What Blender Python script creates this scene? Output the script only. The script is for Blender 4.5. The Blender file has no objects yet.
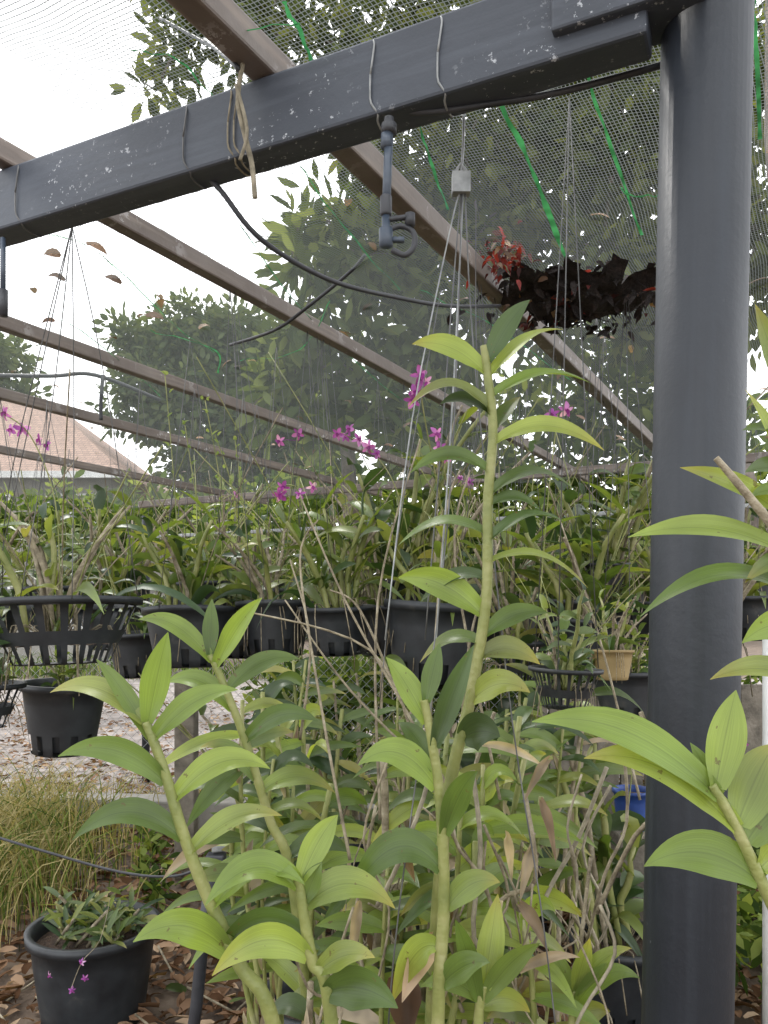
import bpy, math, random
import numpy as np
from mathutils import Vector as V, Matrix
from mathutils import noise as mn
random.seed(7); rng=np.random.default_rng(7)
scn=bpy.context.scene
F=770.0; CZ=1.35; HY=610.0
def P(px,py,d): return V(((px-384)/F*d, d, CZ-(py-HY)/F*d))
def R(a,b): return random.uniform(a,b)
# ------------------------------------------------------------ materials
def newmat(name):
    m=bpy.data.materials.new(name); m.use_nodes=True
    nt=m.node_tree; nt.nodes.clear()
    out=nt.nodes.new('ShaderNodeOutputMaterial')
    return m,nt,out
def N(nt,t,**k):
    n=nt.nodes.new(t)
    for a,b in k.items(): setattr(n,a,b)
    return n
def ramp(nt,fac,cols):
    r=N(nt,'ShaderNodeValToRGB'); e=r.color_ramp.elements
    while len(e)<len(cols): e.new(0.5)
    for i,(p,c) in enumerate(cols):
        e[i].position=p; e[i].color=(c[0],c[1],c[2],1)
    nt.links.new(fac,r.inputs[0]); return r
def noise(nt,scale,detail=4,coord='Object',rough=.6):
    tc=N(nt,'ShaderNodeTexCoord'); n=N(nt,'ShaderNodeTexNoise')
    n.inputs['Scale'].default_value=scale; n.inputs['Detail'].default_value=detail; n.inputs['Roughness'].default_value=rough
    nt.links.new(tc.outputs[coord],n.inputs['Vector']); return n
def math2(nt,op,a,b=None):
    n=N(nt,'ShaderNodeMath',operation=op)
    for i,x in enumerate((a,b)):
        if x is None: continue
        if isinstance(x,(int,float)): n.inputs[i].default_value=x
        else: nt.links.new(x,n.inputs[i])
    return n.outputs[0]
def leafmat(name,cols,rough=.42,trans=.3,var=.35,nscale=9,veins=False,cheap=False):
    m,nt,out=newmat(name)
    g=N(nt,'ShaderNodeNewGeometry')
    r=ramp(nt,g.outputs['Random Per Island'],cols)
    if cheap: p=N(nt,'ShaderNodeBsdfDiffuse')
    else: p=N(nt,'ShaderNodeBsdfPrincipled'); p.inputs['Roughness'].default_value=rough
    col=r.outputs[0]; fac=None
    if nscale:
        n=noise(nt,nscale,1)
        mr=N(nt,'ShaderNodeMapRange'); mr.inputs['From Min'].default_value=.3; mr.inputs['From Max'].default_value=.7
        mr.inputs['To Min'].default_value=1-var; mr.inputs['To Max'].default_value=1+var
        nt.links.new(n.outputs[0],mr.inputs[0]); fac=mr.outputs[0]
    if veins:
        uv=N(nt,'ShaderNodeUVMap'); s=N(nt,'ShaderNodeSeparateXYZ'); nt.links.new(uv.outputs[0],s.inputs[0])
        rib=math2(nt,'LESS_THAN',math2(nt,'ABSOLUTE',math2(nt,'SUBTRACT',s.outputs[0],.5)),.02)
        mp=N(nt,'ShaderNodeMapping'); mp.inputs['Scale'].default_value=(34,1.2,1); nt.links.new(uv.outputs[0],mp.inputs[0])
        vn=N(nt,'ShaderNodeTexNoise'); vn.inputs['Scale'].default_value=1; vn.inputs['Detail'].default_value=2; nt.links.new(mp.outputs[0],vn.inputs[0])
        vf=N(nt,'ShaderNodeMapRange'); vf.inputs['From Min'].default_value=.3; vf.inputs['From Max'].default_value=.7; vf.inputs['To Min'].default_value=.88; vf.inputs['To Max'].default_value=1.12
        nt.links.new(vn.outputs[0],vf.inputs[0])
        fac=math2(nt,'MULTIPLY',fac,vf.outputs[0])
        fac=math2(nt,'MULTIPLY',fac,math2(nt,'SUBTRACT',1.0,math2(nt,'MULTIPLY',rib,.22)))
        tip=math2(nt,'MULTIPLY',math2(nt,'MULTIPLY',math2(nt,'GREATER_THAN',g.outputs['Random Per Island'],.7),math2(nt,'POWER',s.outputs[1],5.0)),.75)
        mx0=N(nt,'ShaderNodeMix',data_type='RGBA'); nt.links.new(tip,mx0.inputs[0]); nt.links.new(col,mx0.inputs[6]); mx0.inputs[7].default_value=(.33,.27,.06,1); col=mx0.outputs[2]
        sn=noise(nt,75,3); sf=math2(nt,'GREATER_THAN',sn.outputs[0],.7)
        mx1=N(nt,'ShaderNodeMix',data_type='RGBA'); nt.links.new(math2(nt,'MULTIPLY',sf,.7),mx1.inputs[0]); nt.links.new(col,mx1.inputs[6]); mx1.inputs[7].default_value=(.1,.07,.025,1); col=mx1.outputs[2]
        b=N(nt,'ShaderNodeBump'); b.inputs['Strength'].default_value=.35; b.inputs['Distance'].default_value=.001; nt.links.new(vn.outputs[0],b.inputs['Height']); nt.links.new(b.outputs[0],p.inputs['Normal'])
    if fac is not None:
        mx=N(nt,'ShaderNodeVectorMath',operation='SCALE'); nt.links.new(col,mx.inputs[0]); nt.links.new(fac,mx.inputs['Scale']); col=mx.outputs[0]
    nt.links.new(col,p.inputs[0])
    t=N(nt,'ShaderNodeBsdfTranslucent')
    t2=N(nt,'ShaderNodeVectorMath',operation='MULTIPLY'); t2.inputs[1].default_value=(1.8,1.7,.7)
    nt.links.new(col,t2.inputs[0]); nt.links.new(t2.outputs[0],t.inputs[0])
    ms=N(nt,'ShaderNodeMixShader'); ms.inputs[0].default_value=trans
    nt.links.new(p.outputs[0],ms.inputs[1]); nt.links.new(t.outputs[0],ms.inputs[2])
    nt.links.new(ms.outputs[0],out.inputs[0]); return m
def surf(name,cols,scale=6,detail=6,rough=.6,metal=0,bump=0,bscale=None,coord='Object',spec=.5):
    m,nt,out=newmat(name)
    n=noise(nt,scale,detail,coord); r=ramp(nt,n.outputs[0],cols)
    p=N(nt,'ShaderNodeBsdfPrincipled'); p.inputs['Roughness'].default_value=rough; p.inputs['Metallic'].default_value=metal
    p.inputs['Specular IOR Level'].default_value=spec
    nt.links.new(r.outputs[0],p.inputs['Base Color'])
    if bump:
        n2=noise(nt,bscale or scale*3,3,coord); b=N(nt,'ShaderNodeBump'); b.inputs['Strength'].default_value=bump; b.inputs['Distance'].default_value=.01
        nt.links.new(n2.outputs[0],b.inputs['Height']); nt.links.new(b.outputs[0],p.inputs['Normal'])
    nt.links.new(p.outputs[0],out.inputs[0]); return m
M={}
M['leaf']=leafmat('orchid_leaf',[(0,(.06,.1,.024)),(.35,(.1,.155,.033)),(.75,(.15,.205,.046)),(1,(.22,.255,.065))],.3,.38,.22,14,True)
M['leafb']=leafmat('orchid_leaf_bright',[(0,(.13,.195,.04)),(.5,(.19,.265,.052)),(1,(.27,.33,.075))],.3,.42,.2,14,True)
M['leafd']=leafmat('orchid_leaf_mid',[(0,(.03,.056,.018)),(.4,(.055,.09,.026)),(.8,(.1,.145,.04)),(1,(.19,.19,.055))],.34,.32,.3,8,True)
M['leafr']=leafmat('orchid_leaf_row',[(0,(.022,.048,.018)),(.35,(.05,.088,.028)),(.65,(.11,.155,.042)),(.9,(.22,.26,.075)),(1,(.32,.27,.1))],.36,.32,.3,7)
M['cane']=surf('cane_green',[(.3,(.13,.155,.04)),(.5,(.2,.215,.062)),(.62,(.26,.26,.1)),(.82,(.38,.36,.24))],14,3,.5,0,.25,80)
M['oldcane']=surf('old_cane',[(.3,(.1,.08,.05)),(.55,(.25,.21,.14)),(.8,(.42,.38,.29))],40,3,.75,0,.4)
M['dry']=leafmat('dry_leaf',[(0,(.06,.032,.018)),(.4,(.15,.085,.05)),(.75,(.26,.165,.105)),(1,(.42,.31,.21))],.7,.15,.35,20)
M['litter']=leafmat('litter_leaf',[(0,(.06,.032,.018)),(.4,(.15,.085,.05)),(.75,(.26,.165,.105)),(1,(.42,.31,.21))],.7,.1,.35,0,cheap=True)
M['paper']=leafmat('papery_sheath',[(0,(.16,.11,.07)),(.5,(.3,.24,.17)),(1,(.45,.39,.31))],.8,.25,.3,30)
M['red']=leafmat('red_dead_leaf',[(0,(.025,.006,.005)),(.5,(.1,.012,.01)),(1,(.26,.025,.018))],.7,.3,.3,20)
M['petal']=leafmat('orchid_petal',[(0,(.2,.035,.24)),(.5,(.36,.08,.4)),(.85,(.55,.22,.58)),(1,(.75,.5,.75))],.5,.3,.2,30)
M['lip']=leafmat('orchid_lip',[(0,(.14,.004,.11)),(1,(.24,.01,.2))],.5,.2,.1)
M['tree']=leafmat('tree_leaf',[(0,(.038,.056,.022)),(.5,(.08,.112,.038)),(1,(.18,.22,.09))],.42,.42,.3,0,cheap=True)
M['tree2']=leafmat('shade_tree_leaf',[(0,(.03,.042,.02)),(.5,(.065,.085,.032)),(1,(.16,.18,.066))],.5,.42,.3,0,cheap=True)
M['tree3']=leafmat('round_tree_leaf',[(0,(.05,.075,.038)),(.5,(.085,.115,.055)),(1,(.13,.16,.08))],.5,.35,.3,0,cheap=True)
M['bush']=leafmat('bush_leaf',[(0,(.035,.06,.02)),(.5,(.08,.125,.035)),(1,(.22,.27,.08))],.5,.38,.3,0,cheap=True)
M['grass']=leafmat('dry_grass_blade',[(0,(.12,.12,.045)),(.5,(.28,.24,.11)),(1,(.42,.36,.2))],.6,.3,.2,0,cheap=True)
M['bark']=surf('bark',[(.3,(.08,.065,.052)),(.6,(.18,.15,.125)),(.8,(.28,.24,.2))],14,5,.9,0,.8)
M['pot']=surf('black_plastic',[(.35,(.012,.014,.017)),(.62,(.026,.03,.034)),(.8,(.085,.08,.07))],11,6,.5)
M['clay']=surf('tan_plastic',[(.3,(.2,.14,.055)),(.7,(.3,.22,.1))],9,4,.6)
M['soil']=surf('potting_mix',[(.3,(.03,.02,.015)),(.6,(.1,.065,.045)),(.8,(.2,.13,.09))],60,4,.95,0,1)
M['wire']=surf('steel_wire',[(.3,(.07,.07,.07)),(.7,(.16,.16,.16))],20,1,.5,.5)
M['hose']=surf('black_hose',[(.3,(.018,.02,.024)),(.7,(.05,.052,.06))],10,3,.5)
M['twine']=surf('twine',[(.3,(.16,.14,.1)),(.7,(.34,.3,.22))],60,3,.9)
M['sprk']=surf('sprinkler_plastic',[(.3,(.03,.045,.07)),(.7,(.08,.1,.13))],30,3,.4)
M['galv']=surf('galvanised',[(.3,(.2,.21,.21)),(.7,(.38,.39,.39))],40,3,.5,.4)
M['concrete']=surf('concrete',[(.3,(.14,.135,.12)),(.6,(.26,.245,.22)),(.8,(.34,.32,.29))],5,8,.9,0,.5)
M['wood']=surf('weathered_wood',[(.3,(.08,.07,.055)),(.7,(.24,.21,.17))],12,6,.9,0,.6)
M['blue']=surf('blue_plastic',[(.3,(.02,.05,.2)),(.7,(.03,.08,.3))],8,3,.5)
M['white']=surf('white_paint',[(.3,(.5,.51,.5)),(.7,(.7,.7,.68))],5,5,.6)
M['green']=leafmat('green_net_tape',[(0,(.03,.15,.105)),(1,(.045,.23,.16))],.7,.3,.5,25)
M['debris']=surf('dark_debris',[(.3,(.008,.007,.007)),(.6,(.03,.022,.02)),(.8,(.09,.05,.035))],60,4,.95,0,1)
def paintmat(name,base,dark,chip,thr,scale=38,streak=False):
    m,nt,out=newmat(name)
    n=noise(nt,3,6); r=ramp(nt,n.outputs[0],[(.3,dark),(.7,base)])
    n2=noise(nt,scale,6,rough=.7); r2=ramp(nt,n2.outputs[0],[(thr,(0,0,0)),(thr+.02,(1,1,1))])
    n3=noise(nt,5,2); r3=ramp(nt,n3.outputs[0],[(.48,(0,0,0)),(.6,(1,1,1))])
    mu=N(nt,'ShaderNodeMath',operation='MULTIPLY'); nt.links.new(r2.outputs[0],mu.inputs[0]); nt.links.new(r3.outputs[0],mu.inputs[1])
    col=r.outputs[0]
    tc=N(nt,'ShaderNodeTexCoord'); mp=N(nt,'ShaderNodeMapping'); mp.inputs['Scale'].default_value=(40,40,2.0) if streak else (3,40,60); nt.links.new(tc.outputs['Object'],mp.inputs[0])
    sn=N(nt,'ShaderNodeTexNoise'); sn.inputs['Scale'].default_value=1; sn.inputs['Detail'].default_value=5; nt.links.new(mp.outputs[0],sn.inputs[0])
    sr=ramp(nt,sn.outputs[0],[(.5,(0,0,0)),(.75,(.45,.45,.45))])
    mxs=N(nt,'ShaderNodeMix',data_type='RGBA'); nt.links.new(sr.outputs[0],mxs.inputs[0]); nt.links.new(col,mxs.inputs[6]); mxs.inputs[7].default_value=(base[0]*1.9,base[1]*1.85,base[2]*1.75,1); col=mxs.outputs[2]
    mx=N(nt,'ShaderNodeMix',data_type='RGBA'); nt.links.new(mu.outputs[0],mx.inputs[0]); nt.links.new(col,mx.inputs[6]); mx.inputs[7].default_value=(*chip,1)
    p=N(nt,'ShaderNodeBsdfPrincipled')
    rr=N(nt,'ShaderNodeMapRange'); rr.inputs['To Min'].default_value=.35; rr.inputs['To Max'].default_value=.7; nt.links.new(sn.outputs[0],rr.inputs[0]); nt.links.new(rr.outputs[0],p.inputs['Roughness'])
    nt.links.new(mx.outputs[2],p.inputs['Base Color'])
    b=N(nt,'ShaderNodeBump'); b.inputs['Strength'].default_value=.3; b.inputs['Distance'].default_value=.003
    n4=noise(nt,60,4); nt.links.new(n4.outputs[0],b.inputs['Height']); nt.links.new(b.outputs[0],p.inputs['Normal'])
    nt.links.new(p.outputs[0],out.inputs[0]); return m
M['beam']=paintmat('grey_paint_beam',(.058,.068,.088),(.036,.042,.055),(.42,.44,.47),.615,85)
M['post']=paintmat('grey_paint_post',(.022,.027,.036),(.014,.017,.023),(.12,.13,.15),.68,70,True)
M['rafter']=paintmat('rusty_rafter',(.2,.17,.15),(.1,.075,.06),(.36,.34,.33),.56,30)
# ------------------------------------------------------------ mesh builder
class MB:
    def __init__(s): s.v=[];s.f=[];s.m=[];s.mats=[];s.uv={}
    def mi(s,k):
        if k not in s.mats: s.mats.append(k)
        return s.mats.index(k)
    def tube(s,pts,rad,mat,sides=8,cap=True):
        mi=s.mi(mat); n=len(pts); pts=[V(p) for p in pts]
        if not hasattr(rad,'__len__'): rad=[rad]*n
        t0=(pts[1]-pts[0]).normalized(); a=t0.orthogonal().normalized()
        b0=len(s.v)
        for i,p in enumerate(pts):
            t=(pts[min(i+1,n-1)]-pts[max(i-1,0)]).normalized()
            a=(a-t*a.dot(t)).normalized(); b=t.cross(a)
            for k in range(sides):
                an=2*math.pi*k/sides
                s.v.append(p+(a*math.cos(an)+b*math.sin(an))*rad[i])
        for i in range(n-1):
            for k in range(sides):
                k2=(k+1)%sides
                s.f.append((b0+i*sides+k,b0+i*sides+k2,b0+(i+1)*sides+k2,b0+(i+1)*sides+k)); s.m.append(mi)
        if cap:
            s.f.append(tuple(b0+k for k in range(sides))[::-1]); s.m.append(mi)
            s.f.append(tuple(b0+(n-1)*sides+k for k in range(sides))); s.m.append(mi)
    def leaf(s,p0,p1,p2,w,mat,roll=45,rows=10,fold=.25,cols=5,twist=0,wave=0,prof=0):
        mi=s.mi(mat); b0=len(s.v); r=math.radians(roll)
        for i in range(rows+1):
            t=i/rows
            p=p0*(1-t)**2+p1*2*t*(1-t)+p2*t*t
            T=((p1-p0)*(1-t)+(p2-p1)*t)
            if T.length<1e-6: T=p2-p0
            T.normalize()
            rr=r+twist*t
            Nn=V((0,-math.sin(rr),math.cos(rr)))
            S=T.cross(Nn)
            if S.length<.15: S=T.cross(V((.3,-1,.2)))
            S.normalize(); U=S.cross(T)
            if prof==0:
                wt=(.4+.6*math.sin(t/.42*math.pi/2)) if t<.42 else (1-((t-.42)/.58)**1.75)
            else:
                wt=math.sin(math.pi*(.08+.92*t)**.8)**.7 if t<1 else 0
            wt=max(wt,.02)*w*.5
            fo=fold*(1+1.8*max(0,1-t*5))
            for c in range(cols):
                x=c/(cols-1)*2-1
                s.uv[len(s.v)]=(x*.5+.5,t)
                s.v.append(p+S*(x*wt)+U*(abs(x)*wt*fo+wave*wt*math.sin(t*9+x*2)*abs(x)))
        for i in range(rows):
            for c in range(cols-1):
                a=b0+i*cols+c
                s.f.append((a,a+1,a+cols+1,a+cols)); s.m.append(mi)
    def box(s,c,ax,ay,az,mat):
        mi=s.mi(mat); b0=len(s.v); c=V(c)
        for dx,dy,dz in [(-1,-1,-1),(1,-1,-1),(1,1,-1),(-1,1,-1),(-1,-1,1),(1,-1,1),(1,1,1),(-1,1,1)]:
            s.v.append(c+ax*dx+ay*dy+az*dz)
        for f in [(0,3,2,1),(4,5,6,7),(0,1,5,4),(1,2,6,5),(2,3,7,6),(3,0,4,7)]:
            s.f.append(tuple(b0+i for i in f)); s.m.append(mi)
    def mesh(s,name):
        me=bpy.data.meshes.new(name); me.from_pydata([tuple(v) for v in s.v],[],s.f)
        for k in s.mats: me.materials.append(M[k])
        me.polygons.foreach_set('material_index',s.m); me.polygons.foreach_set('use_smooth',[True]*len(s.f))
        if s.uv:
            ul=me.uv_layers.new(name='UVMap'); d=[]
            for f in s.f:
                for i in f: d.extend(s.uv.get(i,(0.2,0.3)))
            ul.data.foreach_set('uv',d)
        me.update(); return me
    def obj(s,name,parent=None,smooth=True):
        me=s.mesh(name)
        if not smooth: me.polygons.foreach_set('use_smooth',[False]*len(s.f))
        return link(name,me,parent)
def link(name,me,parent=None):
    o=bpy.data.objects.new(name,me); scn.collection.objects.link(o)
    if parent: o.parent=parent
    return o
def empty(name,loc=(0,0,0)):
    e=bpy.data.objects.new(name,None); e.empty_display_size=.1; scn.collection.objects.link(e); e.location=loc; return e
def smoothpath(pts,n=6):
    pts=[V(p) for p in pts]; out=[]
    q=[pts[0]]+pts+[pts[-1]]
    for i in range(1,len(q)-2):
        for k in range(n):
            t=k/n; a,b,c,d=q[i-1],q[i],q[i+1],q[i+2]
            out.append(.5*((2*b)+(c-a)*t+(2*a-5*b+4*c-d)*t*t+(3*b-a-3*c+d)*t**3))
    out.append(pts[-1]); return out
def bevel(o,w=.004,seg=2):
    m=o.modifiers.new('bevel','BEVEL'); m.width=w; m.segments=seg; m.limit_method='ANGLE'
# ------------------------------------------------------------ frame
Z=V((0,0,1))
O=V((-.765,1.535,0)); B=V((1.13,-.535,0)); Bn=B.normalized(); Bp=Bn.cross(Z); Rd=V((.57,1,0)).normalized(); Rp=Rd.cross(Z)
zb=CZ+.738
def bar(name,a,b,w,h,mat):
    mb=MB(); a=V(a);b=V(b); d=(b-a); L=d.length; d.normalize()
    mb.box((0,0,0),V((L/2,0,0)),V((0,w/2,0)),V((0,0,h/2)),mat)
    o=mb.obj(name,smooth=False); o.location=(a+b)/2; o.rotation_euler=(0,0,math.atan2(d.y,d.x)); bevel(o,.005); return o
a=O+B*(-1.6)+Z*(zb+.058); b=O+B*.985+Z*(zb+.058)
bar('steel_beam',a,b,.06,.116,'beam')
post=empty('steel_post')
mb=MB(); cy=1.02
def px_(z): return .401+(z-.8)*.0199
mb.tube([(px_(0),cy,0),(px_(1.35),cy,CZ),(px_(2.6),cy,2.6)],.0572,'post',40)
mb.obj('pipe',post)
mb=MB(); pc=O+B*.965+Z*(zb+.09)
mb.box(pc,Bn*.095,Bp*.045,Z*.062,'beam'); o=mb.obj('bracket',post,False); bevel(o,.004)
mb=MB(); mb.tube([(px_(0),cy,0),(px_(0),cy,.02)],.11,'post',24); mb.obj('base_plate',post)
rt=[.515,.04,-.607,-1.187,-2.0,1.35]
for i,t in enumerate(rt):
    st=O+B*t; s0=-.75 if i<2 else -.3
    w=.046 if i==0 else .036; hh=.05 if i==0 else .044
    bar('roof_rafter',st+Rd*s0+Z*(zb+.119+hh/2),st+Rd*(3.75 if i==0 else 4.2)+Z*(zb+.119+hh/2),w,hh,'rafter')
e0=O+Rd*3.6
bar('steel_beam',e0+B*(-2.6)+Z*(zb+.09),e0+B*1.6+Z*(zb+.09),.04,.05,'rafter')
bar('rail_pipe',e0+B*(-2.6)+Z*(zb-.17),e0+B*2.2+Z*(zb-.17),.025,.025,'galv')
for t in (-2.55,1.55):
    mb=MB(); q=e0+B*t; mb.tube([q,q+Z*zb],.03,'post',16); mb.obj('steel_post')
mb=MB(); q=O+B*(-1.6); mb.tube([q,q+Z*zb],.05,'post',16); mb.obj('steel_post')
# ------------------------------------------------------------ shade net
def netmat(name,pitch,thr,col):
    m,nt,out=newmat(name)
    uv=N(nt,'ShaderNodeUVMap'); sp=N(nt,'ShaderNodeSeparateXYZ'); nt.links.new(uv.outputs[0],sp.inputs[0])
    def strip(x,p,w): return math2(nt,'LESS_THAN',math2(nt,'FRACT',math2(nt,'DIVIDE',x,p)),w)
    al=math2(nt,'MAXIMUM',strip(sp.outputs[0],pitch,thr),strip(sp.outputs[1],pitch*.8,thr))
    d=N(nt,'ShaderNodeBsdfDiffuse'); tl=N(nt,'ShaderNodeBsdfTranslucent')
    d.inputs[0].default_value=(*col,1); tl.inputs[0].default_value=(*col,1)
    ms=N(nt,'ShaderNodeMixShader'); ms.inputs[0].default_value=.5; nt.links.new(d.outputs[0],ms.inputs[1]); nt.links.new(tl.outputs[0],ms.inputs[2])
    tr=N(nt,'ShaderNodeBsdfTransparent'); mf=N(nt,'ShaderNodeMixShader'); nt.links.new(al,mf.inputs[0])
    nt.links.new(tr.outputs[0],mf.inputs[1]); nt.links.new(ms.outputs[0],mf.inputs[2]); nt.links.new(mf.outputs[0],out.inputs[0]); return m
M['net']=netmat('shade_net_weave',.0085,.21,(.13,.14,.135))
def net(name,t0,t1,u0,u1,z0,sag,mat,keep,seed=0):
    nu=int((u1-u0)/.04); nv=int((t1-t0)/.035); vs=[];uvs=[]
    for i in range(nu+1):
        for j in range(nv+1):
            u=u0+(u1-u0)*i/nu; t=t0+(t1-t0)*j/nv
            p=O+B*t+Rd*u
            k=sorted(rt); z=z0
            for a_,b_ in zip(k[:-1],k[1:]):
                if a_<=t<=b_: z-=sag*math.sin(math.pi*(t-a_)/(b_-a_))
            z+=.03*mn.noise(V((t*3,u*3,seed)))+.006*mn.noise(V((t*14,u*5,seed)))
            vs.append((p.x,p.y,z)); uvs.append((u+.02*mn.noise(V((u*3,t*3,4))),t*1.25+.02*mn.noise(V((u*3,t*3,9)))))
    fs=[];fu=[]
    for i in range(nu):
        for j in range(nv):
            u=u0+(u1-u0)*i/nu; t=t0+(t1-t0)*j/nv
            if not keep(u,t): continue
            q=(i*(nv+1)+j,i*(nv+1)+j+1,(i+1)*(nv+1)+j+1,(i+1)*(nv+1)+j); fs.append(q)
            for x in q: fu.extend(uvs[x])
    me=bpy.data.meshes.new(name); me.from_pydata(vs,[],fs); uvl=me.uv_layers.new(name='UVMap'); uvl.data.foreach_set('uv',fu)
    me.polygons.foreach_set('use_smooth',[True]*len(fs)); me.materials.append(M[mat]); return link(name,me)
zn=zb+.19
net('shade_net',-3.2,1.7,-1.0,4.3,zn,.03,'net',lambda u,t: not (t<.2+.05*mn.noise(V((u*6,0,0))) and u<.1+.06*mn.noise(V((t*5,3,0)))))
mb=MB(); mi=mb.mi('green')
def NP(x,y,dz=-.045):
    d=(zn+dz-CZ)*F/(HY-y); return P(x,y,d)
for pts,wd_ in [([(496,95),(530,165),(566,258)],.016),([(585,70),(612,150),(642,235)],.008),([(418,120),(432,165),(448,212)],.006),([(283,0),(298,30),(312,58)],.009),
    ([(300,165),(350,235),(400,290)],.004),([(130,50),(180,62),(222,108)],.004),([(0,236),(60,236),(110,262),(180,330),(215,352)],.004),([(150,330),(215,350),(218,372)],.007),([(240,225),(330,340),(440,430)],.004),
    ([(330,300),(300,350),(240,360)],.004),([(470,60),(560,40),(660,25)],.005),([(620,190),(640,196),(660,193)],.007),([(0,290),(80,330),(160,395)],.004),([(752,0),(757,60),(760,140)],.01),([(170,0),(215,30),(300,20)],.004),([(420,290),(500,330),(570,380)],.005)]:
    pp=smoothpath([NP(*p) for p in pts],8)
    b0=len(mb.v)
    for i,p in enumerate(pp):
        T=(pp[min(i+1,len(pp)-1)]-pp[max(i-1,0)]).normalized(); S=T.cross(Z).normalized()
        ww=wd_*.5*(.7+.7*mn.noise(V((i*.7,wd_*100,0))))
        z=Z*(.01*mn.noise(V((i*.4,p.x*3,0)))); mb.v+= [p-S*ww+z,p+S*ww+z]
    for i in range(len(pp)-1): mb.f.append((b0+2*i,b0+2*i+1,b0+2*i+3,b0+2*i+2)); mb.m.append(mi)
mb.obj('shade_net_tape')
deb=empty('leaf_debris_in_net')
mb=MB(); g=26; c=P(578,294,2.05)
mi=mb.mi('debris')
for i in range(g+1):
    for j in range(g+1):
        x=(i/g*2-1);y=(j/g*2-1); r=min(1,math.hypot(x,y))
        mb.v.append(c+V((x*.25,y*.2,-.03*(1-r*r)+.03*max(0,-x)+.05*mn.noise(V((x*2.5,y*3,1)))+.02*mn.noise(V((x*9,y*9,1))))))
for i in range(g):
    for j in range(g):
        x=((i+.5)/g*2-1);y=((j+.5)/g*2-1)
        if math.hypot(x,y)<.85+.35*mn.noise(V((x*4,y*4,2))):
            a=i*(g+1)+j; mb.f.append((a,a+1,a+g+2,a+g+1)); mb.m.append(mi)
mb.obj('pocket',deb)
mb=MB(); random.seed(31)
for i in range(470):
    if i<150:
        q=P(505+random.gauss(0,11),260+random.gauss(0,13),2.0+R(-.08,.08)); m='red' if random.random()<.85 else 'dry'; s=R(.012,.034)
    else: q=c+V((random.gauss(0,.11),R(-.16,.16),R(-.06,.02))); m='debris' if random.random()<.85 else random.choice(['dry','red']); s=R(.02,.05)
    d=V((R(-1,1),R(-1,1),R(-1,.6))).normalized()*s
    mb.leaf(q,q+d*.5+V((0,0,.01)),q+d,s*.4,m,R(0,180),4,.3,3)
for i in range(14):
    q=c+V((R(-.22,.2),R(-.1,.1),0)); mb.tube(smoothpath([q,q+V((R(-.05,.05),0,-.03)),q+V((R(-.1,.1),0,-R(.0,.09)))],3),.0015,'debris',4)
mb.obj('dead_leaves',deb)
mb=MB()
for (x,y) in [(52,256),(97,250),(112,281),(56,279),(160,302),(205,328),(48,323),(155,318),(620,298),(600,305)]:
    q=NP(x,y,-.03)
    dd=V((R(-1,1),R(-.2,.2),R(-.3,.3))).normalized()*R(.035,.055)
    mb.leaf(q-dd*.5,q+V((0,0,.014)),q+dd*.5,.026,'dry',R(35,75),6,.35,3)
for i in range(90):
    t=R(-2,1.2);u=R(.3,4); q=O+B*t+Rd*u+Z*(zn-.015); dd=V((R(-1,1),R(-1,1),R(-.3,.2))).normalized()*R(.03,.06)
    mb.leaf(q,q+dd*.5+V((0,0,.01)),q+dd,.02,'dry',R(0,60),5,.3,3)
mb.obj('fallen_leaves')
# ------------------------------------------------------------ hoses, sprinkler, ties, wires
def line(name,pts,r,mat,sm=6,sides=6):
    mb=MB(); mb.tube(smoothpath(pts,sm),r,mat,sides); return mb.obj(name)
line('water_hose',[P(195,120,1.40),P(200,165,1.34),P(222,192,1.33),P(262,240,1.36),P(330,280,1.45),P(400,298,1.6),P(450,306,1.75),P(500,306,2.0)],.0045,'hose',8,10)
line('water_hose',[P(398,110,1.15),P(430,112,1.14),P(490,104,1.12),P(560,92,1.1),P(665,64,1.06),P(720,45,1.12)],.0048,'hose',8,10)
line('water_hose',[P(365,255,2.0),P(350,272,2.05),P(310,305,2.1),P(275,330,2.2),P(230,345,2.4)],.005,'hose')
line('water_hose',[P(-20,832,2.2),P(40,850,2.2),P(120,872,2.15),P(175,876,2.1),P(212,862,2.0)],.004,'hose')
line('water_hose',[P(-30,375,3.1),P(50,376,3.15),P(95,375,3.2),P(160,400,3.4)],.008,'hose')
line('sprinkler_drop_pipe',[P(103,375,3.2),P(101,400,3.2),P(101,420,3.2)],.008,'hose')
sp=empty('irrigation_sprinkler')
mb=MB(); d=1.1
mb.tube([P(389,118,d),P(389,124,d),P(389,124.5,d),P(389,134,d)],[.007,.007,.011,.011],'hose',16)
mb.tube([P(389,134,d),P(386,214,d)],.0062,'sprk',16)
mb.tube([P(387,134,d),P(386.5,148,d)],.0085,'sprk',16)
mb.tube([P(386,196,d),P(386,197,d),P(386,214,d),P(386,216,d)],[.007,.0085,.0085,.007],'hose',16)
mb.tube([P(386,214,d),P(386,228,d),P(386,229,d),P(386,246,d),P(386,248,d)],[.006,.006,.01,.01,.004],'sprk',16)
mb.obj('riser_pipe',sp)
mb=MB()
mb.tube(smoothpath([P(384,220,d),P(400,218,d),P(412,216,d)],4),.004,'hose',8)
mb.tube([P(410,214,d),P(410,226,d)],.0075,'hose',12)
mb.tube(smoothpath([P(386,232,d),P(400,226,d),P(413,232,d),P(414,246,d),P(405,255,d),P(392,250,d)],5),.0042,'hose',8)
mb.box(P(398,240,d),V((.009,0,0)),V((0,.004,0)),V((0,0,.003)),'sprk')
mb.obj('spray_head',sp)
mb=MB(); d=1.5
mb.tube([P(3,238,d),P(3,292,d)],.005,'sprk',12); mb.tube([P(3,290,d),P(3,316,d)],.009,'hose',12); mb.obj('irrigation_sprinkler')
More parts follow.
